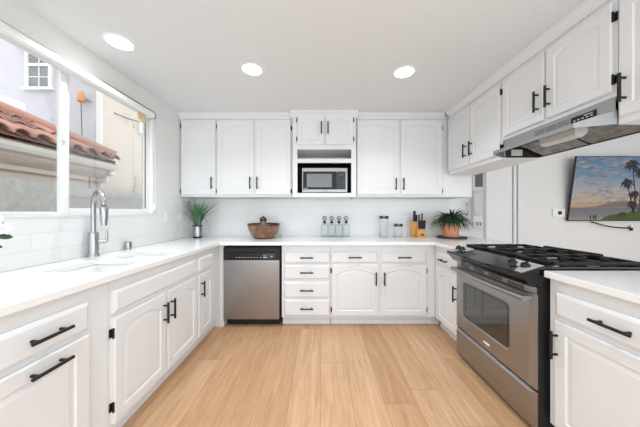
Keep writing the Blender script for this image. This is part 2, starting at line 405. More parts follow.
A_, B_ = Vector((-3.755, 3.70, 3.03)), Vector((-3.46, 4.52, 2.96))
hpart(MB().tube([A_.lerp(B_, q/10)+Vector((.16*math.sin(PI*q/10), 0, -.10*math.sin(PI*q/10))) for q in range(11)], .008, 8), 'cable', 'blackmatte', smooth=True)
hpart(MB().tube([A_+Vector((0, 0, -.05)), A_+Vector((0, .01, -.4)), A_+Vector((.02, .0, -.70)), A_+Vector((.04, .03, -.85))], .005, 8), 'cable_tail', 'blackmatte', smooth=True)
hpart(MB().lathe([(0, .09), (.028, .085), (.042, .04), (.05, -.05), (.046, -.07), (0, -.07)], -3.755, 3.705, 10, 3.03), 'bell_fixture', 'orange')

# ------------------------------------------------------------------ cabinets
T = .02
def archloop(x0, x1, z0, z1, y, rise=0, n=16):
    zs = z1-rise
    pts = [(x0, y, z0), (x1, y, z0), (x1, y, zs)]
    for i in range(1, n):
        t_ = i/n
        pts.append((x1+(x0-x1)*t_, y, zs+rise*(1-(2*t_-1)**2)))
    pts.append((x0, y, zs))
    return pts
def door_mesh(x0, x1, z0, z1, arch=.0, st=.052, panel=True, dp=.008):
    b = MB(); i = lambda d: (x0+d, x1-d, z0+d, z1-d)
    L = [archloop(x0, x1, z0, z1, 0), archloop(x0, x1, z0, z1, -T+.006), archloop(*i(.006), -T)]
    if panel:
        L += [archloop(*i(st), -T, arch), archloop(*i(st+.006), -T+dp, arch), archloop(*i(st+.010), -T+dp, arch), archloop(*i(st+.030), -T+.003, arch*.95)]
    return b.loops(L, True, True)
def drawer_mesh(x0, x1, z0, z1):
    i = lambda d: (x0+d, x1-d, z0+d, z1-d)
    return MB().loops([archloop(x0, x1, z0, z1, 0), archloop(x0, x1, z0, z1, -T+.011), archloop(*i(.003), -T+.008), archloop(*i(.016), -T)], True, True)
def handle_mesh(kind, x, z, L=.14, y=-T):
    b = MB(); r = .0070; so = .031
    if kind == 'h':
        b.tube([(x-L/2, y-so, z), (x+L/2, y-so, z)], r, 12)
        for s in (-1, 1): b.tube([(x+s*(L/2-.022), y+.0005, z), (x+s*(L/2-.022), y-so, z)], r*.85, 10)
    else:
        b.tube([(x, y-so, z-L/2), (x, y-so, z+L/2)], r, 12)
        for s in (-1, 1): b.tube([(x, y+.0005, z+s*(L/2-.022)), (x, y-so, z+s*(L/2-.022))], r*.85, 10)
    return b
def hinge_mesh(x, z, sgn):
    # small black leaf hinge on the frame beside the door edge
    return MB().box(x, x+sgn*.013, -.004, -.0005, z-.022, z+.022).tube([(x+sgn*.002, -.014, z-.026), (x+sgn*.002, -.014, z+.026)], .005, 8).box(x-sgn*.001, x+sgn*.005, -.014, -.001, z-.02, z+.02)
class Cab:
    def __init__(s, name, label, run, a0, a1, z0, z1, face, depth, toe=False, cat='cabinet', top=True, group=None, body=True):
        # run: 'back' (along X), 'left' (along Y, faces +X), 'right' (along Y, faces -X)
        s.run = run; s.a0, s.a1 = a0, a1
        if run == 'back': loc, rot = (a0, face, 0), 0
        elif run == 'left': loc, rot = (face, a0, 0), PI/2
        else: loc, rot = (face, a1, 0), -PI/2
        s.W = a1-a0; s.z0 = 0
        s.base = z0
        loc = (loc[0], loc[1], 0 if toe else z0); s.off = 0 if toe else z0
        s.root = thing(name, label, cat, loc, rot, group)
        if body:
            b = MB(); zb = (.1 if toe else 0); zt = z1-s.off; W = s.W; t_ = .018; e = .0008
            b.box(e, t_, .018, depth, zb, zt).box(W-t_, W-e, .018, depth, zb, zt).box(t_, W-t_, .018, depth, zb, zb+t_)
            b.box(t_, W-t_, depth-.006, depth, zb+t_, zt).box(e, W-e, 0, .018, zb, zt)
            if top: b.box(t_, W-t_, .018, depth-.006, zt-t_, zt)
            b.build('body', 'cab', s.root)
        if toe:
            MB().box(.0015, s.W-.0015, .065, .08, 0, .0995).box(.0015, s.W-.0015, .053, .065, 0, .045, bev=.004).build('toe_kick', 'cab', s.root)
    def L(s, a): return (s.a1-a) if s.run == 'right' else (a-s.a0)
    def door(s, p0, p1, z0, z1, arch=.035, handle=None, hinges=(), panel=True, st=.052):
        x0, x1 = sorted((s.L(p0), s.L(p1))); o = s.off
        d = door_mesh(x0, x1, z0-o, z1-o, arch, st, panel, .008 if s.off == 0 else .005).build('door', 'cab', s.root)
        if handle: handle_mesh(handle[0], s.L(handle[1]), handle[2]-o).build('handle', 'black', d, True)
        for (side, z) in hinges:
            x = x0-.0005 if side == 'a' else x1+.0005
            hinge_mesh(x, z-o, -1 if side == 'a' else 1).build('hinge', 'black', d)
        return d
    def drawer(s, p0, p1, z0, z1, handle=None, name='drawer'):
        x0, x1 = sorted((s.L(p0), s.L(p1))); o = s.off
        d = drawer_mesh(x0, x1, z0-o, z1-o).build(name, 'cab', s.root)
        if handle is not None: handle_mesh('h', s.L(handle), (z0+z1)/2-o).build('handle', 'black', d, True)
        return d
BT = .874   # top of the base cabinets
FL, FB, FR = -1.078, 2.53, 1.228
# left run
c = Cab('base_cabinet', 'white base cabinet nearest the camera on the left with drawer over pull-out door', 'left', .60, 1.198, .1, BT, FL, .58, True, top=False)
c.drawer(.66, 1.085, .685, .812, .912)
c.door(.66, 1.085, .12, .664, 0, ('h', .912, .622), (), st=.06)
c = Cab('sink_base_cabinet', 'white base cabinet under the sink with false front and two arched doors', 'left', 1.199, 2.042, .1, BT, FL, .58, True, top=False)
c.drawer(1.215, 2.03, .700, .818, None, 'false_front')
c.door(1.215, 1.622, .13, .675, .05, ('v', 1.593, .545), (('a', .60), ('a', .22)))
c.door(1.640, 2.03, .13, .675, .05, ('v', 1.668, .545), ())
c = Cab('base_cabinet', 'narrow white base cabinet in the left corner beside the dishwasher', 'left', 2.043, 2.529, .1, BT, FL, .58, True, top=False)
c.drawer(2.06, 2.335, .700, .818)
c.door(2.06, 2.32, .13, .675, .04, ('v', 2.092, .545), ())
MB().box(c.L(2.5295), c.L(2.548), -.042, -.0005, .1, BT).box(c.L(2.53), c.L(2.61), -.042, .06, 0, .0995).build('corner_filler', 'cab', c.root)
# back run
c = Cab('drawer_cabinet', 'white cabinet of four stacked drawers right of the dishwasher', 'back', -.415, .108, .1, BT, FB, .585, True, top=False)
for z0, z1 in ((.680, .806), (.510, .660), (.313, .480), (.117, .292)): c.drawer(-.388, .098, z0, z1, -.145)
c = Cab('base_cabinet', 'white back wall base cabinet with two drawers over two arched doors', 'back', .109, 1.226, .1, BT, FB, .585, True, top=False)
c.drawer(.120, .607, .683, .808, .364); c.drawer(.643, 1.132, .683, .808, .888)
c.door(.120, .613, .122, .665, .045, ('v', .587, .52), (('a', .60), ('a', .185)))
c.door(.643, 1.132, .122, .665, .045, ('v', .676, .52), (('b', .60), ('b', .185)))
MB().box(c.L(1.2265), c.L(1.30), .053, .08, 0, .0995).build('corner_toe_kick', 'cab', c.root)
# right run
c = Cab('base_cabinet', 'narrow white base cabinet in the right corner beyond the range', 'right', 2.046, 2.529, .1, BT, FR, .58, True, top=False)
c.drawer(2.075, 2.45, .690, .812, 2.30)
c.door(2.075, 2.45, .125, .668, .04, ('v', 2.10, .495), ())
c = Cab('base_cabinet', 'white base cabinet nearest the camera on the right with drawer over door', 'right', .64, 1.262, .1, BT, FR, .58, True, top=False)
c.drawer(.68, 1.222, .690, .812, .968)
c.door(.68, 1.222, .12, .668, 0, ('v', 1.205, .545), (), st=.055)
# back uppers
UB, FU = 1.408, 2.80
def upper(label, a0, a1, **k): return Cab('wall_cabinet', label, 'back', a0, a1, k.get('zb', UB), 2.385, FU, .322, False)
c = upper('white single-door wall cabinet in the left corner above the spiky grass plant', XL+.004, -1.233)
c.door(-1.645, -1.243, 1.43, 2.314, .03, ('v', -1.276, 1.568), (('a', 2.24), ('a', 1.475)))
c = upper('white two-door wall cabinet above the bronze bowl, left of the microwave', -1.232, -.338)
c.door(-1.222, -.790, 1.43, 2.314, .03, ('v', -.825, 1.568), (('a', 2.24), ('a', 1.475)))
c.door(-.768, -.350, 1.43, 2.314, .03, ('v', -.742, 1.568), (('b', 2.22), ('b', 1.475)))
c = upper('white two-door wall cabinet right of the microwave above canisters and knife block', .428, 1.795)
c.door(.432, .928, 1.43, 2.314, .03, ('v', .884, 1.555), ())
c.door(.946, 1.437, 1.43, 2.314, .03, ('v', .973, 1.555), (('b', 2.22), ('b', 1.475)))
# microwave cabinet, open shelves under two small doors
mc = Cab('wall_cabinet', 'white microwave cabinet with two small doors over an open shelf niche', 'back', -.325, .414, 1.40, 2.385, 2.735, .388, False, body=False)
b = MB(); W = mc.W; H = 2.385-1.40; D = .388
z = lambda v: v-1.40
b.box(0, .018, .018, D, 0, H).box(W-.018, W, .018, D, 0, H).box(.018, W-.018, D-.006, D, 0, H).box(.018, W-.018, .018, D-.006, H-.018, H)
b.box(0, .057, 0, .018, 0, H).box(W-.057, W, 0, .018, 0, H)
b.box(.057, W-.057, 0, .018, 0, z(1.448)).box(.057, W-.057, 0, .018, z(1.797), z(1.846)).box(.057, W-.057, 0, .018, z(1.952), H)
b.build('body', 'cab', mc.root)
MB().box(.0185, W-.0185, .0185, D-.0065, z(1.43), z(1.448)).build('shelf', 'cab', mc.root)
MB().box(.0185, W-.0185, .0185, D-.0065, z(1.825), z(1.844)).build('shelf', 'cab', mc.root)
MB().box(.0185, W-.0185, .0185, D-.0065, z(1.952), z(1.97)).build('shelf', 'cab', mc.root)
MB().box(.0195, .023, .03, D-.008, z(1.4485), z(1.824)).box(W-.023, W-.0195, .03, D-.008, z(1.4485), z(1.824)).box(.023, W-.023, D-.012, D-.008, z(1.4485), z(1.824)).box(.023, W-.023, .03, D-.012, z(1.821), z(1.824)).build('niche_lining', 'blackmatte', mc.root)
mc.door(-.268, .040, 2.005, 2.355, .04, ('v', .010, 2.19), (('a', 2.29), ('a', 2.07)), st=.045)
mc.door(.056, .378, 2.005, 2.355, .04, ('v', .086, 2.19), (('b', 2.29), ('b', 2.07)), st=.045)
# right uppers
UR, FX = 1.665, 1.506
def rupper(label, a0, a1, zb): return Cab('wall_cabinet', label, 'right', a0, a1, zb, 2.385, FX, .32, False)
c = rupper('white two-door wall cabinet in the right corner, far side of the range hood', 1.945, 2.775, UR)
c.door(2.375, 2.762, 1.70, 2.30, .03, ('v', 2.415, 1.85), ())
c.door(1.958, 2.352, 1.70, 2.30, .03, ('v', 2.318, 1.85), (('b', 2.22), ('b', 1.76)))
c = rupper('short white two-door wall cabinet directly above the range hood', 1.194, 1.944, 1.815)
c.door(1.578, 1.932, 1.838, 2.30, .03, ('v', 1.612, 1.975), ())
c.door(1.207, 1.557, 1.838, 2.30, .03, ('v', 1.532, 1.975), (('b', 2.22), ('b', 1.90)))
c = rupper('white wall cabinet nearest the camera on the right, near side of the hood', .66, 1.193, UR)
c.door(.70, 1.178, 1.70, 2.30, .03, ('v', 1.150, 1.83), ())

# ------------------------------------------------------------------ countertop
def slab(name, xs, ys, inc, z0, z1, m):
    b = MB(); V = {}
    def vv(i, j, k):
        if (i, j, k) not in V: V[(i, j, k)] = b.bm.verts.new((xs[i], ys[j], (z0, z1)[k]))
        return V[(i, j, k)]
    nx, ny = len(xs)-1, len(ys)-1
    I = lambda i, j: 0 <= i < nx and 0 <= j < ny and inc((xs[i]+xs[i+1])/2, (ys[j]+ys[j+1])/2)
    for i in range(nx):
        for j in range(ny):
            if not I(i, j): continue
            b.bm.faces.new((vv(i,j,1), vv(i+1,j,1), vv(i+1,j+1,1), vv(i,j+1,1)))
            b.bm.faces.new((vv(i,j,0), vv(i,j+1,0), vv(i+1,j+1,0), vv(i+1,j,0)))
            for (di, dj, a, c_) in ((-1,0,(i,j),(i,j+1)), (1,0,(i+1,j),(i+1,j+1)), (0,-1,(i,j),(i+1,j)), (0,1,(i,j+1),(i+1,j+1))):
                if not I(i+di, j+dj): b.bm.faces.new((vv(*a,0), vv(*c_,0), vv(*c_,1), vv(*a,1)))
    return b.build(name, m, None, bevel=.004)
S1, S2 = (-1.485, -1.135, 1.245, 1.560), (-1.485, -1.135, 1.600, 1.915)
def inc(x, y):
    for s in (S1, S2):
        if s[0] < x < s[1] and s[2] < y < s[3]: return False
    if x < -1.05: return y > .58
    if y > 2.47: return True
    if x > 1.197: return (x > 1.822) or not (1.266 < y < 2.044)
    return False
o = slab('countertop', [XL+.001, -1.485, -1.135, -1.05, 1.197, 1.822, 1.95], [.58, 1.245, 1.266, 1.56, 1.6, 1.915, 2.044, 2.47, 3.126], inc, .8755, .91, 'quartz')
tag(o, 'continuous white quartz countertop wrapping around the kitchen', 'countertop')
# sink
sk = thing('kitchen_sink', 'white double-bowl undermount sink below the window', 'sink', (-1.31, 1.58, .70))
def rrect(x0, x1, y0, y1, z, r, n=5):
    pts = []
    for (cx, cy, a) in ((x1-r, y1-r, 0), (x0+r, y1-r, PI/2), (x0+r, y0+r, PI), (x1-r, y0+r, 1.5*PI)):
        for k in range(n+1):
            q = a+PI/2*k/n; pts.append((cx+r*math.cos(q), cy+r*math.sin(q), z))
    return pts
for s in (S1, S2):
    x0, x1, y0, y1 = s[0]+1.31, s[1]+1.31, s[2]-1.58, s[3]-1.58
    e = .003
    b = MB().loops([rrect(x0-.018, x1+.018, y0-.016, y1+.016, .173, .02), rrect(x0-.004, x1+.004, y0-.004, y1+.004, .174, .03), rrect(x0+.002, x1-.002, y0+.002, y1-.002, .165, .035),
      rrect(x0+.008, x1-.008, y0+.008, y1-.008, .03, .04), rrect(x0+.03, x1-.03, y0+.03, y1-.03, .005, .04)], True)
    bo = b.build('basin', 'sink', sk, True)
    MB().lathe([(0, .009), (.03, .009), (.04, .006), (.042, .003)], (x0+x1)/2, (y0+y1)/2, 24).build('drain', 'chrome', bo, True)
# faucet
fa = thing('faucet', 'brushed nickel pull-down faucet with a tall arched spout at the sink', 'faucet', (-1.612, 1.675, .91))
MB().lathe([(0, 0), (.036, 0), (.036, .006), (.031, .012), (.029, .03), (.029, .16), (.025, .172), (0, .172)], 0, 0, 28).build('base', 'chrome', fa, True)
dx, dy = .215/math.hypot(.215, .135), -.135/math.hypot(.215, .135)
pts = [(0, 0, .16), (0, 0, .25), (0, 0, .35)]; Rr = .105
for k in range(1, 13):
    a = PI*k/12*.98; h = Rr*(1-math.cos(a)); pts.append((dx*h, dy*h, .35+Rr*math.sin(a)))
MB().tube(pts, .0155, 18).build('spout', 'chrome', fa, True)
ex, ey = dx*2*Rr, dy*2*Rr
MB().lathe([(0, 0), (.019, 0), (.024, -.012), (.020, -.09), (.0165, -.115), (.0165, -.125), (0, -.125)][::-1], 0, 0, 24).build('spray_head', 'chrome', fa, True).location = (ex, ey, .35)
for ob in fa.children:
    if ob.name.startswith('spray'):
        for v in ob.data.vertices: pass
MB().lathe([(.0172, 0), (.0172, .006), (.0155, .006)], ex, ey, 24, .346).build('collar', 'blackmatte', fa, True)
lv = MB().tube([(.02, .015, .10), (.045, .045, .10)], .014, 14).tube([(.045, .045, .095), (.05, .052, .13), (.048, .052, .19)], [.011, .009, .006], 12)
lv.build('lever', 'chrome', fa, True)
ag = MB().lathe([(0, 0), (.025, 0), (.025, .058), (.022, .066), (0, .067)], 0, 0, 24)
o = ag.build('air_gap_cap', 'chrome', None, True); o.location = (-1.622, 1.99, .9105)
tag(o, 'short brushed metal air gap cylinder standing behind the sink', 'air gap')

# ------------------------------------------------------------------ dishwasher
dw = thing('dishwasher', 'stainless steel dishwasher with black control panel under the countertop', 'dishwasher', (-1.036, 2.53, 0))
W = .606
MB().box(.004, W-.004, .0, .56, .08, .852).build('tub', 'blackmatte', dw)
dd = MB().box(.004, W-.008, -.022, -.001, .085, .715, bev=.004).build('door', 'steel', dw)
MB().box(W-.0075, W-.0005, -.016, -.001, .085, .716).build('edge_gasket', 'blackmatte', dw)
pn = MB().box(.002, W-.002, -.020, -.001, .718, .846, bev=.003).build('control_panel', 'blackmatte', dw)
MB().prism([(-.023, .725), (-.032, .733), (-.028, .790), (-.021, .797)], .05, W-.05, 0).build('fascia', 'blackgloss', pn)
q = MB()
for k in range(9): q.box(.135+k*.032, .150+k*.032, -.0325, -.0318, .742, .746)
q.box(.43, .47, -.0325, -.0318, .742, .75).box(.43, .455, -.0315, -.031, .76, .765)
q.build('button_print', 'whiteink', pn)
MB().lathe([(0, 0), (.007, 0), (.007, .003), (0, .003)], 0, 0, 14, mtx=Matrix.Translation((.52, -.031, .757)) @ Matrix.Rotation(PI/2, 4, 'X')).build('indicator', 'whiteink', pn)
MB().box(.03, W-.012, .05, .07, 0, .079).build('toe_panel', 'blackmatte', dw)

# ------------------------------------------------------------------ gas range (local: x along world -Y, front = -y)
rg = thing('gas_range', 'stainless steel slide-in gas range with black grates and oven window', 'range', (1.168, 2.036, 0), -PI/2)
W = .757
MB().box(.006, W-.004, .015, .625, .02, .885).box(.012, W-.012, .06, .60, 0, .02).build('body', 'blackmatte', rg)
b = MB()   # oven door with rounded-corner window hole
def rr2(x0, x1, z0, z1, y, r): return [(p[0], y, p[1]) for p in [(q_[0], q_[1]) for q_ in rrect(x0, x1, z0, z1, 0, r)]]
wx0, wx1, wzA, wzB = .094, .572, .368, .655
b.loops([rr2(.004, W-.004, .252, .772, .0145, .004), rr2(.004, W-.004, .252, .772, .010, .006), rr2(.012, W-.045, .256, .768, 0, .008), rr2(wx0-.006, wx1+.006, wzA-.006, wzB+.006, 0, .03), rr2(wx0, wx1, wzA, wzB, .005, .028)], False)
od = b.build('oven_door', 'steelh', rg)
MB().loops([rr2(wx0, wx1, wzA, wzB, .0140, .028), rr2(wx0, wx1, wzA, wzB, .0045, .028)], True, True).build('oven_window', 'ovenglass', od)
MB().loops([rr2(wx0+.03, wx1-.012, wzA+.012, wzB-.012, .0045, .02), rr2(wx0+.03, wx1-.012, wzA+.012, wzB-.012, .0038, .02), rr2(wx0+.036, wx1-.016, wzA+.016, wzB-.016, .0038, .018), rr2(wx0+.036, wx1-.016, wzA+.016, wzB-.016, .0045, .018)], False).build('window_border', 'blackgloss', od)
q = MB()
q.tube([(.02, -.045, .748), (.2, -.053, .748), (.38, -.056, .748), (.56, -.053, .748), (W-.02, -.045, .748)], .0165, 14)
for xx in (.035, W-.035): q.box(xx-.014, xx+.014, -.045, .002, .736, .760, bev=.003)
q.build('handle', 'steelh', od, True)
q = MB()
for k in range(9):
    for zz in (.760,): pass
MB().box(.01, W-.01, .004, .03, .774, .812).build('vent_strip', 'steelh', rg)
q = MB()
for k in range(4):
    for zz in (.782, .793): q.box(.06+k*.165, .06+k*.165+.125, .0025, .0045, zz, zz+.007)
q.build('vent_slots', 'blackmatte', rg)
MB().loops([rr2(.345, .405, .292, .306, .0005, .006), rr2(.345, .405, .292, .306, -.0015, .006)], True).build('badge', 'plastic', od)
dr = MB().loops([rr2(.004, W-.004, .032, .238, .0145, .004), rr2(.004, W-.004, .032, .238, .010, .006), rr2(.010, W-.045, .036, .222, .0, .006)], True)
dr.build('storage_drawer', 'steelh', rg)
# bow-front control panel
b = MB(); n = 14; rows = []
for k in range(n+1):
    x = W*k/n; bow = .022*math.sin(PI*k/n)
    rows.append([b.bm.verts.new(c_) for c_ in ((x, -.028-bow*.6, .818), (x, -.080-bow, .882), (x, -.074-bow, .892), (x, .055, .932), (x, .06, .885), (x, .02, .812))])
for A, B in zip(rows, rows[1:]):
    for i in range(6): b.bm.faces.new((A[i], A[(i+1) % 6], B[(i+1) % 6], B[i]))
b.bm.faces.new(rows[0]); b.bm.faces.new(rows[-1][::-1])
cp = b.build('control_panel', 'blackgloss', rg, True)
tilt = math.atan2(.932-.892, .055+.074)
def onp(x, f): # point on the sloped panel top, f=0 front .. 1 back
    return Vector((x, -.074+f*.129, .892+f*.040))
def plate(x0, x1, f0, f1, th, name, m, par):
    q = MB(); nrm = Vector((0, -math.sin(tilt), math.cos(tilt))); 
    P = [onp(x0, f0), onp(x1, f0), onp(x1, f1), onp(x0, f1)]
    A = [q.bm.verts.new(p_ + nrm*.0003) for p_ in P]; B = [q.bm.verts.new(p_ + nrm*th) for p_ in P]
    q.bm.faces.new(A[::-1]); q.bm.faces.new(B)
    for i in range(4): q.bm.faces.new((A[i], A[(i+1) % 4], B[(i+1) % 4], B[i]))
    return q.build(name, m, par)
plate(.008, .165, .02, .97, .0015, 'trim_plate', 'panelsteel', cp)
plate(.56, W-.008, .02, .97, .0015, 'trim_plate', 'panelsteel', cp)
plate(.19, .545, -.06, .85, .002, 'touch_display', 'display', cp)
q = MB()
for xx, ff in ((.042, .58), (.105, .52), (.605, .55), (.695, .55)):
    mt = Matrix.Translation(onp(xx, ff)) @ Matrix.Rotation(tilt, 4, 'X')
    kb = MB().lathe([(0, .0005), (.026, .0005), (.026, .006), (.021, .010), (.019, .019), (.016, .022), (0, .022)], 0, 0, 24, mtx=mt)
    kb.box(-.004, .004, -.019, .019, .0215, .026, mtx=mt)
    kb.build('knob', 'blackgloss', rg, True)
    rg_ = MB().lathe([(.026, .0005), (.0275, .0005), (.0275, .004), (.026, .004)], 0, 0, 24, mtx=mt); rg_.build('knob_ring', 'chrome', rg, True)
# cooktop and grates
MB().box(-.003, W+.003, .056, .645, .9112, .926, bev=.004).build('cooktop', 'blackgloss', rg)
MB().box(.14, .53, .618, .642, .9265, .956, bev=.006).box(.535, .67, .618, .642, .9265, .944, bev=.006).build('rear_rail', 'iron', rg)
for gx0, gx1 in ((.008, .254), (.258, .504), (.508, .754)):
    q = MB(); y0, y1 = .085, .585; zt0, zt1 = .937, .951
    q.box(gx0, gx1, y0, y0+.022, .928, zt1, bev=.004).box(gx0, gx1, y1-.018, y1, .928, zt1, bev=.004)
    q.box(gx0, gx0+.016, y0, y1, .933, zt1, bev=.004).box(gx1-.016, gx1, y0, y1, .933, zt1, bev=.004)
    cx = (gx0+gx1)/2
    q.box(gx0, gx1, (y0+y1)/2-.008, (y0+y1)/2+.008, zt0, zt1, bev=.003)
    for cy in (y0+.13, y1-.13):
        q.box(cx-.006, cx+.006, cy-.125, cy-.04, zt0, zt1+.002, bev=.003).box(cx-.006, cx+.006, cy+.04, cy+.125, zt0, zt1+.002, bev=.003)
        q.box(gx0, cx-.04, cy-.006, cy+.006, zt0, zt1+.002, bev=.003).box(cx+.04, gx1, cy-.006, cy+.006, zt0, zt1+.002, bev=.003)
    q.build('grate', 'iron', rg)
    for cy in (y0+.13, y1-.13):
        MB().lathe([(0, .9262), (.045, .9262), (.045, .930), (.03, .932), (.03, .936), (0, .937)], cx, cy, 24).build('burner', 'blackmatte', rg, True)

# ------------------------------------------------------------------ range hood (world coordinates, base at its back bottom edge)
hd = thing('range_hood', 'stainless steel under-cabinet range hood with flared visor over the range', 'range hood', (1.80, 1.57, 1.67))
def hp(mb, name, m, par=hd, **k):
    bmesh.ops.translate(mb.bm, vec=(-1.80, -1.57, -1.67), verts=mb.bm.verts); return mb.build(name, m, par, **k)
y0, y1 = 1.197, 1.941; fx = 1.5035
hp(MB().box(fx, fx+.012, y0, y1, 1.735, 1.8135).box(fx+.012, 1.80, y0, y1, 1.802, 1.8135).box(1.79, 1.80, y0, y1, 1.67, 1.802)
   .box(fx, 1.79, y0, y0+.006, 1.67, 1.802).box(fx, 1.79, y1-.006, y1, 1.67, 1.802), 'body', 'hoodsteel')
# visor: sheet from the face down to the lip with chamfered ends
q = MB(); lx = 1.365; c_ = .08
top = [(fx, y0, 1.740), (fx, y1, 1.740), (lx, y1-c_, 1.702), (lx, y0+c_, 1.702)]
lip = [(lx, y1-c_, 1.678), (lx, y0+c_, 1.678)]
def sheet(P, th):
    P = [Vector(p_) for p_ in P]; nrm = (P[1]-P[0]).cross(P[2]-P[0]).normalized()
    A = [q.bm.verts.new(p_) for p_ in P]; B = [q.bm.verts.new(p_+nrm*th) for p_ in P]; k = len(P)
    q.bm.faces.new(A); q.bm.faces.new(B[::-1])
    for i in range(k): q.bm.faces.new((A[i], B[i], B[(i+1) % k], A[(i+1) % k]))
sheet(top, .002)
sheet([top[3], top[2], lip[0], lip[1]], .003)
sheet([top[0], top[3], lip[1], (fx, y0, 1.67)], .002)
sheet([top[1], (fx, y1, 1.67), lip[0], top[2]], .002)
hp(q, 'visor', 'hoodsteel')
hp(MB().box(fx+.02, 1.788, y0+.008, y1-.008, 1.760, 1.766), 'filter_ceiling', 'darksteel')
for (ya, yb) in ((1.24, 1.55), (1.57, 1.88)):
    P = [(1.782, 1.676), (1.784, 1.684), (1.60, 1.756), (1.598, 1.748)]
    fl = hp(MB().prism(P, ya, yb, 1), 'filter', 'hoodfilter')
    q = MB()
    for (u0, u1) in ((ya, ya+.008), (yb-.008, yb)): q.prism([(1.7815, 1.6745), (1.782, 1.6758), (1.598, 1.7478), (1.5975, 1.7465)], u0, u1, 1)
    hp(q, 'filter_rim', 'chrome')
hp(MB().box(fx+.014, 1.788, y1-.0085, y1-.0065, 1.672, 1.758).box(1.7875, 1.7895, y0+.01, y1-.01, 1.672, 1.758), 'inner_lining', 'blackmatte')
q = MB().prism([(1.525, 1.757), (1.51, 1.72), (1.513, 1.685), (1.53, 1.672), (1.565, 1.674), (1.59, 1.70), (1.59, 1.757)], 1.40, 1.63, 1)
hp(q, 'light_lens', 'lens', bevel=.006)
hp(MB().box(1.56, 1.65, 1.9285, 1.9315, 1.685, 1.735), 'paper_label', 'label')
q = MB()
for a, b_ in ((1.657, 1.585), (1.577, 1.505), (1.497, 1.425)):
    q.box(fx-.0012, fx-.0002, a, b_, 1.752, 1.790)
hp(q, 'vent_grille', mat('hood_vent', (.25, .25, .25, 1), .5, metal=.6, noise=.2, nscale=8, stretch=(1, 1, 60)))
sp = hp(MB().box(fx-.003, fx-.0002, 1.284, 1.415, 1.750, 1.785), 'switch_panel', 'blackgloss')
q = MB()
for k in range(5): q.box(fx-.0045, fx-.0031, 1.30+k*.022, 1.312+k*.022, 1.758, 1.764)
q.box(fx-.0045, fx-.0031, 1.30, 1.345, 1.772, 1.776)
hp(q, 'switch_print', 'whiteink')

# ------------------------------------------------------------------ microwave
mw = thing('microwave', 'stainless steel countertop microwave sitting in the cabinet niche', 'microwave', (-.214, 2.735, 1.4485))
W, H = .526, .29
MB().box(.004, W-.004, .02, .33, .008, H-.002).build('case', 'darksteel', mw)
MB().box(.0, W, .0, .02, .006, H, bev=.004).build('front_frame', 'steelh', mw)
dr = MB().box(.012, .405, -.006, -.0005, .04, H-.042, bev=.002).build('door', 'blackmatte', mw)
MB().box(.055, .345, -.0085, -.0062, .065, H-.07, bev=.001).build('door_window', 'greyglass', dr)
MB().box(.407, W-.022, -.006, -.0005, .04, H-.042, bev=.002).build('keypad', 'blackgloss', mw)
q = MB()
for i in range(5):
    for j in range(3): q.box(.422+j*.027, .438+j*.027, -.0072, -.0062, .06+i*.024, .068+i*.024)
q.build('key_print', mat('key_grey', srgb(70, 70, 72), .4, noise=.05), mw)
MB().box(.425, .49, -.0075, -.0062, .2, .222).build('clock_display', 'display', mw)
q = MB()
for k in range(8): q.box(.232+k*.008, .238+k*.008, -.0012, -.0003, .019, .026)
q.build('brand_print', 'darksteel', mw)
q = MB()
for k in range(5): q.box(.022+k*.009, .029+k*.009, -.0072, -.0062, .05, .056)
q.build('door_print', 'whiteink', dr)
for xx in (.03, W-.03): MB().lathe([(0, 0), (.012, 0), (.012, .008), (0, .008)], xx, .06, 12).build('foot', 'blackmatte', mw)
pc = MB().tube([(.18, 3.115, 1.90), (.17, 3.06, 1.895), (.14, 2.98, 1.875), (.10, 2.92, 1.87), (.05, 2.90, 1.858), (.02, 2.91, 1.852)], .005, 8).tube([(.14, 2.98, 1.873), (.16, 2.96, 1.862), (.20, 2.94, 1.852)], .004, 8).box(.155, .19, 3.06, 3.105, 1.878, 1.912, bev=.004)
bmesh.ops.translate(pc.bm, vec=(-.17, -3.1, -1.845), verts=pc.bm.verts)
o = pc.build('power_cord', 'blackmatte', None, True); o.location = (.17, 3.1, 1.845)
tag(o, 'short black power cord with plug on the open shelf above the microwave', 'cord')

# ------------------------------------------------------------------ roller shade
rs = thing('roller_shade', 'white roller shade cassette rolled up across the window top', 'shade', (XL+.001, 1.0, 2.128))
MB().prism([(0, 0.0), (.055, .0), (.068, .012), (.068, .045), (.05, .062), (0, .062)], -.45, 1.28, 1).build('cassette', 'plastic', rs, bevel=.003)
MB().prism([(0, 0), (.056, -.001), (.07, .012), (.07, .046), (.051, .064), (0, .064)], 1.2805, 1.288, 1).build('end_cap', 'darksteel', rs)
MB().box(0, .055, .75, 1.28, .0625, .066).build('bracket_rail', 'darksteel', rs)
MB().box(.012, .03, 1.13, 1.16, -.055, -.001, bev=.003).box(.008, .034, 1.17, 1.20, -.075, -.001, bev=.004).build('cord_tassel', 'cordbeige', rs)

# ------------------------------------------------------------------ ceiling lights
def downlight(x, y, label):
    t_ = thing('recessed_light', label, 'ceiling light', (x, y, CE-.0005), 0, 'recessed ceiling lights')
    MB().lathe([(.074, -.001), (.076, -.006), (.088, -.005), (.092, 0)], 0, 0, 40).build('trim_ring', 'plastic', t_, True)
    MB().lathe([(0, -.003), (.074, -.003), (.074, -.0005), (0, -.0005)], 0, 0, 40).build('lens', 'lamp', t_)
    ld = bpy.data.lights.new('lamp', 'AREA'); ld.shape = 'DISK'; ld.size = .14; ld.energy = LAMP_W; ld.spread = math.radians(130); ld.color = (.90, .955, 1.0)
    lo = bpy.data.objects.new('lamp', ld); COL.objects.link(lo); lo.parent = t_; lo.location = (0, 0, -.02)
    return t_
downlight(.696, 1.963, 'round recessed ceiling light on the right, in front of the right wall cabinets')
downlight(-.558, 1.925, 'round recessed ceiling light in the middle of the photo, left of centre')
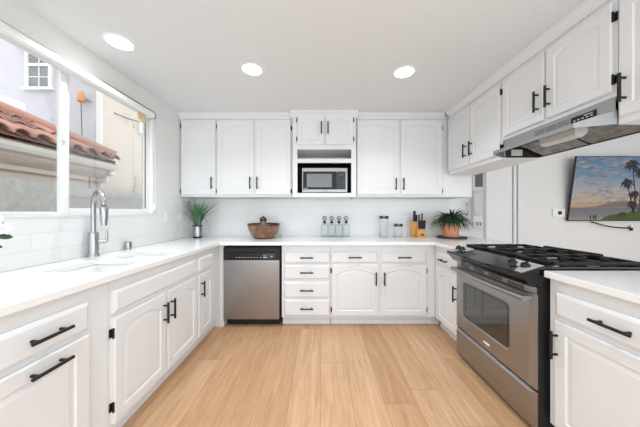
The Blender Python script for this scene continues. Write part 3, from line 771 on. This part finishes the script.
downlight(-1.377, 1.618, 'round recessed ceiling light above the sink near the window')
downlight(.70, .1, 'round recessed ceiling light behind the camera on the right')
downlight(-.60, .1, 'round recessed ceiling light behind the camera on the left')
downlight(3.4, 1.4, 'round recessed ceiling light over the dining side')

# ------------------------------------------------------------------ things on the counter
CT = .9105
# grass plant in silver pot
gp = thing('potted_grass', 'spiky green grass plant in a silver pot in the left counter corner', 'plant', (-1.51, 2.90, CT))
MB().lathe([(0, 0), (.054, 0), (.054, .02)], 0, 0, 28).build('pot_base', 'blackmatte', gp, True)
pot = MB().lathe([(.0545, .02), (.055, .15), (.051, .15), (.051, .12), (0, .12)], 0, 0, 28).build('pot', 'silverpot', gp, True)
MB().lathe([(.0555, .140), (.0565, .140), (.0565, .152), (.0505, .152)], 0, 0, 28).build('pot_rim', 'blackmatte', gp, True)
MB().lathe([(.0505, .125), (0, .13)], 0, 0, 20).build('soil', 'blackmatte', gp)
def blades(n, hmin, hmax, spread, wd, zb, droop=0.0):
    q = MB()
    for k in range(n):
        a = random.uniform(0, 2*PI); r = random.uniform(0, .035); h = random.uniform(hmin, hmax); sp_ = spread*random.uniform(.15, 1)
        pts = []
        for i in range(7):
            u = i/6
            rr = r + sp_*u**1.7
            px, py = rr*math.cos(a), rr*math.sin(a)
            px = max(px, -.145); py = min(py, .21)
            zz = zb + h*(u - droop*u*u)
            pts.append((px, py, zz if not (zz > .485) else .485+.01*u))
        q.leaf(pts, wd*random.uniform(.7, 1.2), Vector((-math.sin(a), math.cos(a), 0)))
    return q
blades(46, .24, .40, .21, .0062, .125, .1).build('green_blades', 'grass', gp)
blades(44, .27, .42, .30, .0032, .125, .18).build('grey_blades', 'grassgrey', gp)
q = MB()
for a, r, h in ((-2.55, .34, .14), (-1.9, .20, .12), (-.3, .18, .17), (.2, .16, .14), (-.9, .15, .2)):
    pts = [(r*u*math.cos(a), r*u*math.sin(a), .13+h*math.sin(PI*u*.85)*(1-.2*u)-.10*u*u) for u in [i/9 for i in range(10)]]
    pts = [(max(p_[0], -.145), p_[1], p_[2]) for p_ in pts]
    q.leaf(pts, .0035, Vector((-math.sin(a), math.cos(a), 0)))
q.build('drooping_blades', 'grassgrey', gp)
# bronze bowl and the decorative ball in it
bw = thing('bowl', 'glossy mottled bronze bowl with dark rim on the back counter', 'bowl', (-.685, 2.86, CT))
MB().lathe([(0, 0), (.112, 0), (.120, .004), (.143, .03), (.164, .062), (.180, .10), (.190, .14), (.194, .172), (.188, .172), (.184, .14), (.174, .10), (.158, .062), (.137, .032), (.113, .014), (0, .012)], 0, 0, 48).build('shell', 'bowl', bw, True)
MB().lathe([(.1945, .158), (.1965, .172), (.195, .180), (.187, .178), (.1835, .160)], 0, 0, 48).build('rim', 'bowlrim', bw, True)
MB().lathe([(.1125, .0003), (.1225, .0035), (.1285, .010), (.1225, .0055)], 0, 0, 48).build('foot_ring', 'bowlrim', bw, True)
ac = thing('wooden_ornament', 'brown wooden acorn ornament peeking out of the bronze bowl', 'ornament', (-.705, 2.90, CT+.013))
MB().lathe([(0, 0), (.02, .002), (.048, .04), (.052, .1), (.044, .17), (.042, .20), (0, .20)], 0, 0, 24).build('nut', 'bowl', ac, True)
MB().lathe([(.04, .19), (.045, .20), (.042, .222), (.028, .240), (.01, .246), (.007, .258), (0, .258)], 0, 0, 24).build('cap', 'bowlrim', ac, True)
# four bottles
names = ['clear glass bottle with silver ball stopper, first of the row, nearest the bronze bowl',
         'clear glass bottle with silver ball stopper, second in the row from the bowl side',
         'clear glass bottle with silver ball stopper, third in the row, second from the canister side',
         'clear glass bottle with silver ball stopper, last of the row, nearest the canisters']
b0 = thing('glass_bottle', names[0], 'bottle', (.053, 3.04, CT), 0, 'glass bottles in a row on the back counter')
gl = MB().loops([rrect(-.044, .044, -.044, .044, .0, .012), rrect(-.044, .044, -.044, .044, .15, .012), rrect(-.038, .038, -.038, .038, .157, .014), rrect(-.016, .016, -.016, .016, .160, .0155), rrect(-.016, .016, -.016, .016, .185, .0155)], False, True)
gl.build('glass', 'bottleglass', b0, True)
MB().loops([rrect(-.043, .043, -.043, .043, .001, .012), rrect(-.043, .043, -.043, .043, .010, .012)], True, True).build('glass_base', mat('thick_glass', srgb(160, 168, 166), .1, noise=.05), b0)
MB().lathe([(0, .17), (.0155, .17), (.0175, .185), (.0175, .197), (.006, .203), (.006, .212), (0, .212)], 0, 0, 16).build('collar', 'blackmatte', b0, True)
MB().sphere((0, 0, .238), .0285, 10).build('ball_stopper', 'chrome', b0, True)
for k in range(1, 4): dup(b0, (.053+.0925*k, 3.04, CT), names[k])
# canisters
def canister(x, y, r, h, label):
    t_ = thing('glass_canister', label, 'canister', (x, y, CT), 0, 'glass canisters on the back counter')
    MB().lathe([(0, 0), (r-.002, 0), (r, .004), (r, h-.041), (r-.004, h-.0395), (0, h-.039)], 0, 0, 32).build('glass', 'clearglass', t_, True)
    MB().lathe([(0, .001), (r-.003, .001), (r-.003, .012), (0, .012)], 0, 0, 32).build('glass_base', mat('canister_base', srgb(200, 204, 206), .15, noise=.03), t_, True)
    lid = MB().lathe([(0, h-.038), (r-.001, h-.038), (r+.002, h-.034), (r+.002, h-.003), (r-.002, h), (0, h)], 0, 0, 32).build('lid', 'chrome', t_, True)
    q = MB()
    for k in range(8):
        a = -PI/2+(k-3.5)*.30
        mt = Matrix.Rotation(a, 4, 'Z')
        wv = .0075 if k % 3 else .0045
        q.box(r+.0022, r+.0035, -wv, wv, h-.034, h-.004, mtx=mt)
    q.build('band_print', 'blackmatte', lid)
canister(.795, 2.97, .056, .27, 'tall clear glass canister with metal lid on the back counter')
canister(.975, 2.97, .054, .172, 'short clear glass canister with metal lid beside the knife block')
# knife block
kb = thing('knife_block', 'light bamboo knife block on the back counter beside the copper pot', 'knife block', (1.235, 2.98, CT), math.radians(-3))
MB().prism([(.02, 0), (.085, 0), (.105, .19), (.055, .215), (.01, .20)], -.088, -.005, 0).build('tall_block', 'bamboo', kb, bevel=.004)
MB().prism([(-.075, 0), (.075, 0), (.085, .15), (-.06, .095), (-.07, .085)], -.045, .078, 0).build('front_block', 'bamboo', kb, bevel=.004)
MB().box(.0, .05, -.077, -.0755, .028, .05).build('label_plate', 'bowlrim', kb)
kn = 0
kb.scale = (.86, .86, .92); kb.location.x = 1.243
def knife(x, y, z, L, lean, label, wd=.012):
    x = 1.243+(x-1.235)*.86; y = 2.98+(y-2.98)*.86; z = CT+(z-CT)*.92
    t_ = thing('knife', label, 'knife', (x, y, z), math.radians(-3), 'knives in the bamboo block')
    mt = Matrix.Rotation(lean, 4, 'X')
    MB().box(-wd*.8, wd*.8, -.009, .009, .012, L, mtx=mt, bev=.004).build('grip', 'blackmatte', t_)
    MB().box(-wd*.85, wd*.85, -.0095, .0095, 0.001, .012, mtx=mt, bev=.001).build('bolster', 'chrome', t_)
    MB().box(-.001, .001, -.008, .008, -.10, .0005, mtx=mt).build('blade', 'chrome', t_)
knife(1.180, 3.02, CT+.208, .14, .12, 'black-handled kitchen knife, tallest and leftmost in the bamboo block', .018)
knife(1.216, 3.03, CT+.208, .09, .12, 'black-handled knife right behind the tallest one in the bamboo block', .014)
for i, (xx, yy, zz, L, lab) in enumerate(((1.228, 2.945, .104, .12, 'black steak knife, left end of the front row in the block'), (1.252, 2.945, .104, .115, 'black steak knife, second from left of the front row in the block'),
    (1.276, 2.945, .104, .115, 'black steak knife, third from left of the front row in the block'), (1.299, 2.945, .104, .12, 'black steak knife, right end of the front row in the block'))):
    knife(xx, yy, CT+zz, L, .10, lab, .0135)
for i, (xx, yy, zz, L, lab) in enumerate(((1.245, 3.01, .132, .165, 'black-handled knife, back left of the lower bamboo block'), (1.288, 3.01, .132, .18, 'thin honing steel, back right of the lower bamboo block'))):
    knife(xx, yy, CT+zz, L, .08, lab, .010)
# copper potted plant on a tray
tr = MB().lathe([(0, 0), (.158, 0), (.168, .006), (.17, .016), (.165, .017), (.158, .010), (0, .010)], 0, 0, 48)
o = tr.build('tray', 'tray', None, True); o.location = (1.61, 2.90, CT)
tag(o, 'round dark tray under the copper plant pot', 'tray')
pp = thing('potted_plant', 'bushy dark green plant in a copper pot on a round tray', 'plant', (1.605, 2.91, CT+.0108))
MB().lathe([(0, 0), (.080, 0), (.090, .010), (.094, .06), (.094, .13), (.092, .172), (.086, .172), (.086, .15), (0, .145)], 0, 0, 40).build('pot', 'copper', pp, True)
q = MB()
for k in range(300):
    a = random.uniform(0, 2*PI); el = random.uniform(.05, 1.45); Ln = random.uniform(.13, .245)*(1.02-.05*el/1.45)
    if math.sin(a) > .3: Ln *= .62
    pts = []
    for i in range(7):
        u = i/6; rr = .03 + Ln*u*math.cos(el*(1-.25*u)); zz = .16 + Ln*u*math.sin(el) + .05*math.sin(PI*u) - .10*(u**2)*math.cos(el)
        py = min(rr*math.sin(a), .19)
        pts.append((rr*math.cos(a), py, zz))
    q.leaf(pts, random.uniform(.006, .0105), Vector((-math.sin(a), math.cos(a), 0)))
q.build('foliage', 'leaf', pp)
# orchid at the left edge
orc = thing('flower_vase', 'white flowers with dark leaves at the left edge of the counter', 'flowers', (-1.462, .90, CT))
MB().lathe([(0, 0), (.035, 0), (.05, .03), (.055, .09), (.04, .14), (.032, .16), (.028, .16), (.035, .13), (0, .02)], 0, 0, 24).build('vase', 'ceramic', orc, True)
q = MB()
q.tube([(0, 0, .1), (.02, .02, .25), (.07, .04, .33), (.12, .05, .31)], .003, 8).tube([(.02, .02, .22), (.08, .05, .25), (.15, .06, .245)], .003, 8).tube([(.01, .01, .16), (.07, .05, .2), (.13, .06, .17)], .0025, 8)
q.build('stems', 'leaf', orc, True)
def flower(c_, r, name):
    q = MB()
    for k in range(5):
        a = 2*PI*k/5+c_[0]*30
        d = Vector((.35*math.cos(a)+.3, math.cos(a)*.6, math.sin(a))).normalized(); e_ = Vector((1, -.6, .2)).cross(d).normalized()
        pts = [Vector(c_)+d*r*u+Vector((.012*math.sin(PI*u), 0, 0)) for u in (0, .25, .5, .75, 1)]
        q.leaf(pts, [.004, r*.36, r*.45, r*.35, .003], e_)
    q.build(name, 'petal', orc)
for i, c_ in enumerate(((.12, .045, .305), (.14, .055, .285), (.170, .06, .245), (.14, .05, .262), (.08, .04, .33), (.11, .02, .25))): flower(c_, .026, 'blossom')
q = MB()
for c_ in ((.150, .075, .250), (.158, .07, .262), (.143, .07, .27), (.135, .08, .252)): q.sphere(c_, .011, 8)
q.build('buds', 'bud', orc, True)
q = MB()
for P in ([(.10, .06, .215), (.145, .075, .215), (.178, .085, .207)], [(.07, .05, .2), (.11, .065, .175), (.148, .075, .168)]):
    P = [Vector(P[0]).lerp(Vector(P[1]), u) for u in (0, .5)] + [Vector(P[1]).lerp(Vector(P[2]), u) for u in (0, .33, .66, 1)]
    q.leaf(P, .013, Vector((0, .3, 1)))
q.build('leaves', 'leaf', orc)

# ------------------------------------------------------------------ wall plates
def plate_thing(x, y, z, rot, label, cat, kind):
    t_ = thing('wall_outlet' if kind == 'outlet' else 'light_switch', label, cat, (x, y, z), rot)
    MB().box(-.036, .036, -.006, 0, -.058, .058, bev=.003).build('cover_plate', 'plastic', t_)
    if kind == 'outlet':
        for s_ in (-1, 1):
            f_ = MB().box(-.017, .017, -.0075, -.0062, s_*.026-.016, s_*.026+.016, bev=.0005).build('socket', 'plastic', t_)
            MB().box(-.008, -.005, -.0082, -.0076, s_*.026-.004, s_*.026+.007).box(.005, .008, -.0082, -.0076, s_*.026-.004, s_*.026+.007).build('slots', 'blackmatte', f_)
    else:
        MB().box(-.017, .017, -.009, -.0062, -.034, .034, bev=.002).build('rocker', 'plastic', t_)
plate_thing(XL+.0085, 2.53, 1.175, PI/2, 'white rocker switch on the left tiled wall nearer the window', 'switch', 'switch')
plate_thing(XL+.0085, 2.80, 1.175, PI/2, 'white outlet on the left tiled wall behind the grass plant', 'outlet', 'outlet')
plate_thing(-.90, YB-.0085, 1.165, 0, 'white outlet on the back tile left of the bronze bowl', 'outlet', 'outlet')
plate_thing(1.105, YB-.0085, 1.165, 0, 'white outlet on the back tile between canister and knife block', 'outlet', 'outlet')
plate_thing(4.105, YB+.002, 1.03, 0, 'white outlet on the dining wall below the television', 'outlet', 'outlet')
th = thing('thermostat', 'white thermostat with small black screen left of the television', 'thermostat', (3.15, YB+.002, 1.215))
MB().box(-.085, .075, -.022, 0, -.055, .055, bev=.008).build('housing', 'plastic', th)
MB().box(-.022, .028, -.0235, -.0222, -.022, .024, bev=.0005).build('screen', 'blackmatte', th)

# ------------------------------------------------------------------ television
tv = thing('television', 'large flat television tilted down on the dining wall showing a palm beach sunset', 'television', (3.235, 3.085, 1.110))
tv.rotation_euler = (math.radians(7.3), 0, 0)
TW, THh = 1.45, .83
MB().box(0, TW, .004, .022, 0, THh, bev=.002).build('housing', 'blackmatte', tv)
MB().box(.5, .95, .0225, .03, .25, .55).build('wall_bracket', 'blackmatte', tv)
m = bpy.data.materials.new('sunset_picture'); m.use_nodes = True; nt = m.node_tree; p = nt.nodes['Principled BSDF']
p.inputs['Base Color'].default_value = (.01, .01, .01, 1); p.inputs['Roughness'].default_value = .25
tc = nt.nodes.new('ShaderNodeTexCoord'); sx = nt.nodes.new('ShaderNodeSeparateXYZ'); nt.links.new(tc.outputs['Object'], sx.inputs[0])
dv = nt.nodes.new('ShaderNodeMath'); dv.operation = 'DIVIDE'; dv.inputs[1].default_value = THh; nt.links.new(sx.outputs[2], dv.inputs[0])
rp = nt.nodes.new('ShaderNodeValToRGB'); cr = rp.color_ramp
cr.elements[0].position = 0; cr.elements[0].color = srgb(172, 160, 148)
cr.elements[1].position = 1; cr.elements[1].color = srgb(84, 128, 164)
for pos, c_ in ((.10, srgb(134, 131, 133)), (.212, srgb(120, 122, 130)), (.216, srgb(206, 166, 128)), (.32, srgb(212, 186, 160)), (.48, srgb(184, 186, 190)), (.72, srgb(112, 150, 182))):
    e_ = cr.elements.new(pos); e_.color = c_
nt.links.new(dv.outputs[0], rp.inputs[0])
mp = nt.nodes.new('ShaderNodeMapping'); mp.inputs['Scale'].default_value = (2.2, 1, 7); mp.inputs['Rotation'].default_value = (0, math.radians(-16), 0)
nt.links.new(tc.outputs['Object'], mp.inputs[0])
nz = nt.nodes.new('ShaderNodeTexNoise'); nz.inputs['Scale'].default_value = 1.3; nz.inputs['Detail'].default_value = 6; nz.inputs['Distortion'].default_value = .9
nt.links.new(mp.outputs[0], nz.inputs['Vector'])
r2 = nt.nodes.new('ShaderNodeValToRGB'); r2.color_ramp.elements[0].position = .42; r2.color_ramp.elements[0].color = (0, 0, 0, 1)
r2.color_ramp.elements[1].position = .66; r2.color_ramp.elements[1].color = (1, 1, 1, 1); nt.links.new(nz.outputs['Fac'], r2.inputs[0])
gt = nt.nodes.new('ShaderNodeMath'); gt.operation = 'GREATER_THAN'; gt.inputs[1].default_value = .26; nt.links.new(dv.outputs[0], gt.inputs[0])
ml = nt.nodes.new('ShaderNodeMath'); ml.operation = 'MULTIPLY'; nt.links.new(r2.outputs[0], ml.inputs[0]); nt.links.new(gt.outputs[0], ml.inputs[1])
m8 = nt.nodes.new('ShaderNodeMath'); m8.operation = 'MULTIPLY'; m8.inputs[1].default_value = .8; nt.links.new(ml.outputs[0], m8.inputs[0])
mx = nt.nodes.new('ShaderNodeMix'); mx.data_type = 'RGBA'; nt.links.new(m8.outputs[0], mx.inputs[0]); nt.links.new(rp.outputs[0], mx.inputs[6])
nz2 = nt.nodes.new('ShaderNodeTexNoise'); nz2.inputs['Scale'].default_value = 4; nt.links.new(mp.outputs[0], nz2.inputs['Vector'])
r3 = nt.nodes.new('ShaderNodeValToRGB'); r3.color_ramp.elements[0].color = srgb(92, 98, 116); r3.color_ramp.elements[0].position = .35
r3.color_ramp.elements[1].color = srgb(214, 196, 186); r3.color_ramp.elements[1].position = .65
nt.links.new(nz2.outputs['Fac'], r3.inputs[0]); nt.links.new(r3.outputs[0], mx.inputs[7])
nt.links.new(mx.outputs[2], p.inputs['Emission Color']); p.inputs['Emission Strength'].default_value = .58
scn = MB().box(.008, TW-.008, .0, .0035, .012, THh-.008).build('screen', m, tv)
def px(zx, zy): return ((zx-(15+(400-zy)*(55/360)))*.00216, (398-zy)*.00228)
def flat(poly, yy, name, m):
    b = MB(); b.prism([px(*q_) for q_ in poly], yy, yy+.0003, 1); return b.build(name, m, scn)
e_mount = emis('picture_mountain', srgb(128, 112, 112), .7); e_green = emis('picture_green', srgb(76, 96, 40), .6); e_sil = emis('picture_silhouette', srgb(30, 32, 34), .6); e_sand = emis('picture_shore', srgb(58, 60, 46), .6)
flat([(120, 319), (180, 312), (225, 304), (262, 292), (300, 286), (345, 284), (390, 290), (430, 296), (470, 305), (520, 319)], -.0004, 'picture_mountain', e_mount)
flat([(212, 390), (240, 372), (275, 362), (315, 358), (335, 348), (355, 346), (370, 352), (400, 344), (430, 342), (600, 344), (600, 392), (300, 393)], -.0008, 'picture_island', e_green)
flat([(300, 366), (325, 352), (345, 346), (362, 350), (366, 372), (330, 376)], -.0012, 'picture_bush', e_sand)
for (xx, hh) in ((150, 24), (170, 26), (183, 25)):
    flat([(xx-4, 388), (xx+4, 388), (xx+4, 388-hh*.75), (xx+2, 388-hh), (xx-2, 388-hh), (xx-4, 388-hh*.75)], -.0012, 'picture_person', e_sil)
b = MB()
def palm(cx, cy, bx, by, r, seed):
    rnd = random.Random(seed)
    b.prism([px(bx-4, by), px(bx+4, by), px((bx+cx)/2+5, (by+cy)/2), px(cx+2.5, cy), px(cx-2.5, cy), px((bx+cx)/2-1, (by+cy)/2)], -.0016, -.0012, 1)
    for k in range(17):
        a = 2*PI*k/17+rnd.uniform(-.2, .2); L_ = r*rnd.uniform(.75, 1.15)
        ex, ey = cx+L_*math.cos(a), cy+L_*math.sin(a)*.8+L_*.25
        mx_, my_ = cx+L_*.55*math.cos(a), cy+L_*.55*math.sin(a)*.8-L_*.05
        nx, ny = -math.sin(a)*r*.12, math.cos(a)*r*.12
        b.prism([px(cx, cy), px(mx_+nx, my_+ny), px(ex, ey), px(mx_-nx, my_-ny)], -.0020-.00001*k, -.0016-.00001*k, 1)
palm(397, 80, 425, 330, 52, 1); palm(368, 180, 405, 345, 44, 2); palm(410, 245, 412, 350, 38, 3); palm(398, 300, 402, 352, 34, 4); palm(452, 120, 440, 345, 50, 5); palm(480, 200, 470, 345, 46, 6)
b.build('picture_palms', e_sil, scn)
cd_ = MB()
P0, P1 = Vector((3.56, 3.098, 1.097)), Vector((4.085, 3.112, 1.04))
pts = [P0.lerp(P1, i/12)+Vector((0, -.02*math.sin(PI*i/12), -.035*math.sin(PI*i/12)-(.03*(i/12)**4 if i < 12 else 0))) for i in range(13)]
cd_.tube([tuple(q_-P0) for q_ in pts], .0075, 10).box(.515, .54, -.005, .02, -.115, -.075, bev=.004)
o = cd_.build('power_cord', 'blackmatte', None, True); o.location = P0
tag(o, 'black power cord running from the television down to the outlet', 'cord')

# ------------------------------------------------------------------ hall seen beyond the counter
pc_ = thing('pantry_cabinet', 'tall white cabinet edge with curved handle in the hall behind the potted plant', 'cabinet', (1.75, 3.42, 0))
MB().box(0, .372, 0, .5, 0, 2.0, bev=.004).build('body', 'cab', pc_)
dr = MB().box(.002, .37, -.02, -.001, .06, 1.99, bev=.004).build('door', 'cab', pc_)
MB().tube([(.345, -.021, 1.36), (.352, -.055, 1.34), (.355, -.065, 1.27), (.352, -.055, 1.2), (.345, -.021, 1.18)], .008, 10).build('handle', 'chrome', dr, True)
og = thing('wall_organizer', 'white hanging organizer with dark board and key hooks on the hall wall', 'organizer', (2.86, 4.198, .96))
MB().box(-.17, .17, -.03, 0, .0, 1.05, bev=.004).build('back_board', 'trim', og)
MB().box(-.13, .09, -.036, -.0305, .715, .985).build('chalkboard', 'chalk', og)
MB().box(-.17, .17, -.07, -.0305, .66, .68, bev=.002).build('ledge', 'trim', og)
q = MB()
for x0 in (-.165, .003):
    q.prism([(-.0305, .20), (-.06, .22), (-.052, .62), (-.0305, .63)], x0, x0+.162, 0)
q.build('mail_pocket', 'pinegrey', og, bevel=.004)
q = MB().box(-.17, .17, -.045, -.0305, .0, .17, bev=.003); q.build('hook_rail', 'trim', og)
for xx in (-.12, -.06, .02, .08, .14):
    MB().tube([(xx, -.046, .09), (xx, -.07, .075), (xx, -.075, .05), (xx, -.06, .035)], .007, 8).build('hook', 'blackmatte', og, True)
bn = thing('patch_stand_in', 'grey slab on legs added to stand for the dark patch below the organizer', 'patch_stand_in', (2.75, 4.0, 0))  # added grey form, stands for a dark patch in the hall
MB().box(-.3, .3, -.18, .18, .42, .47, bev=.006).build('seat', 'greywood', bn)
for sx_ in (-1, 1):
    for sy_ in (-1, 1): MB().box(sx_*.27-.02, sx_*.27+.02, sy_*.15-.02, sy_*.15+.02, 0, .42).build('leg', 'greywood', bn)
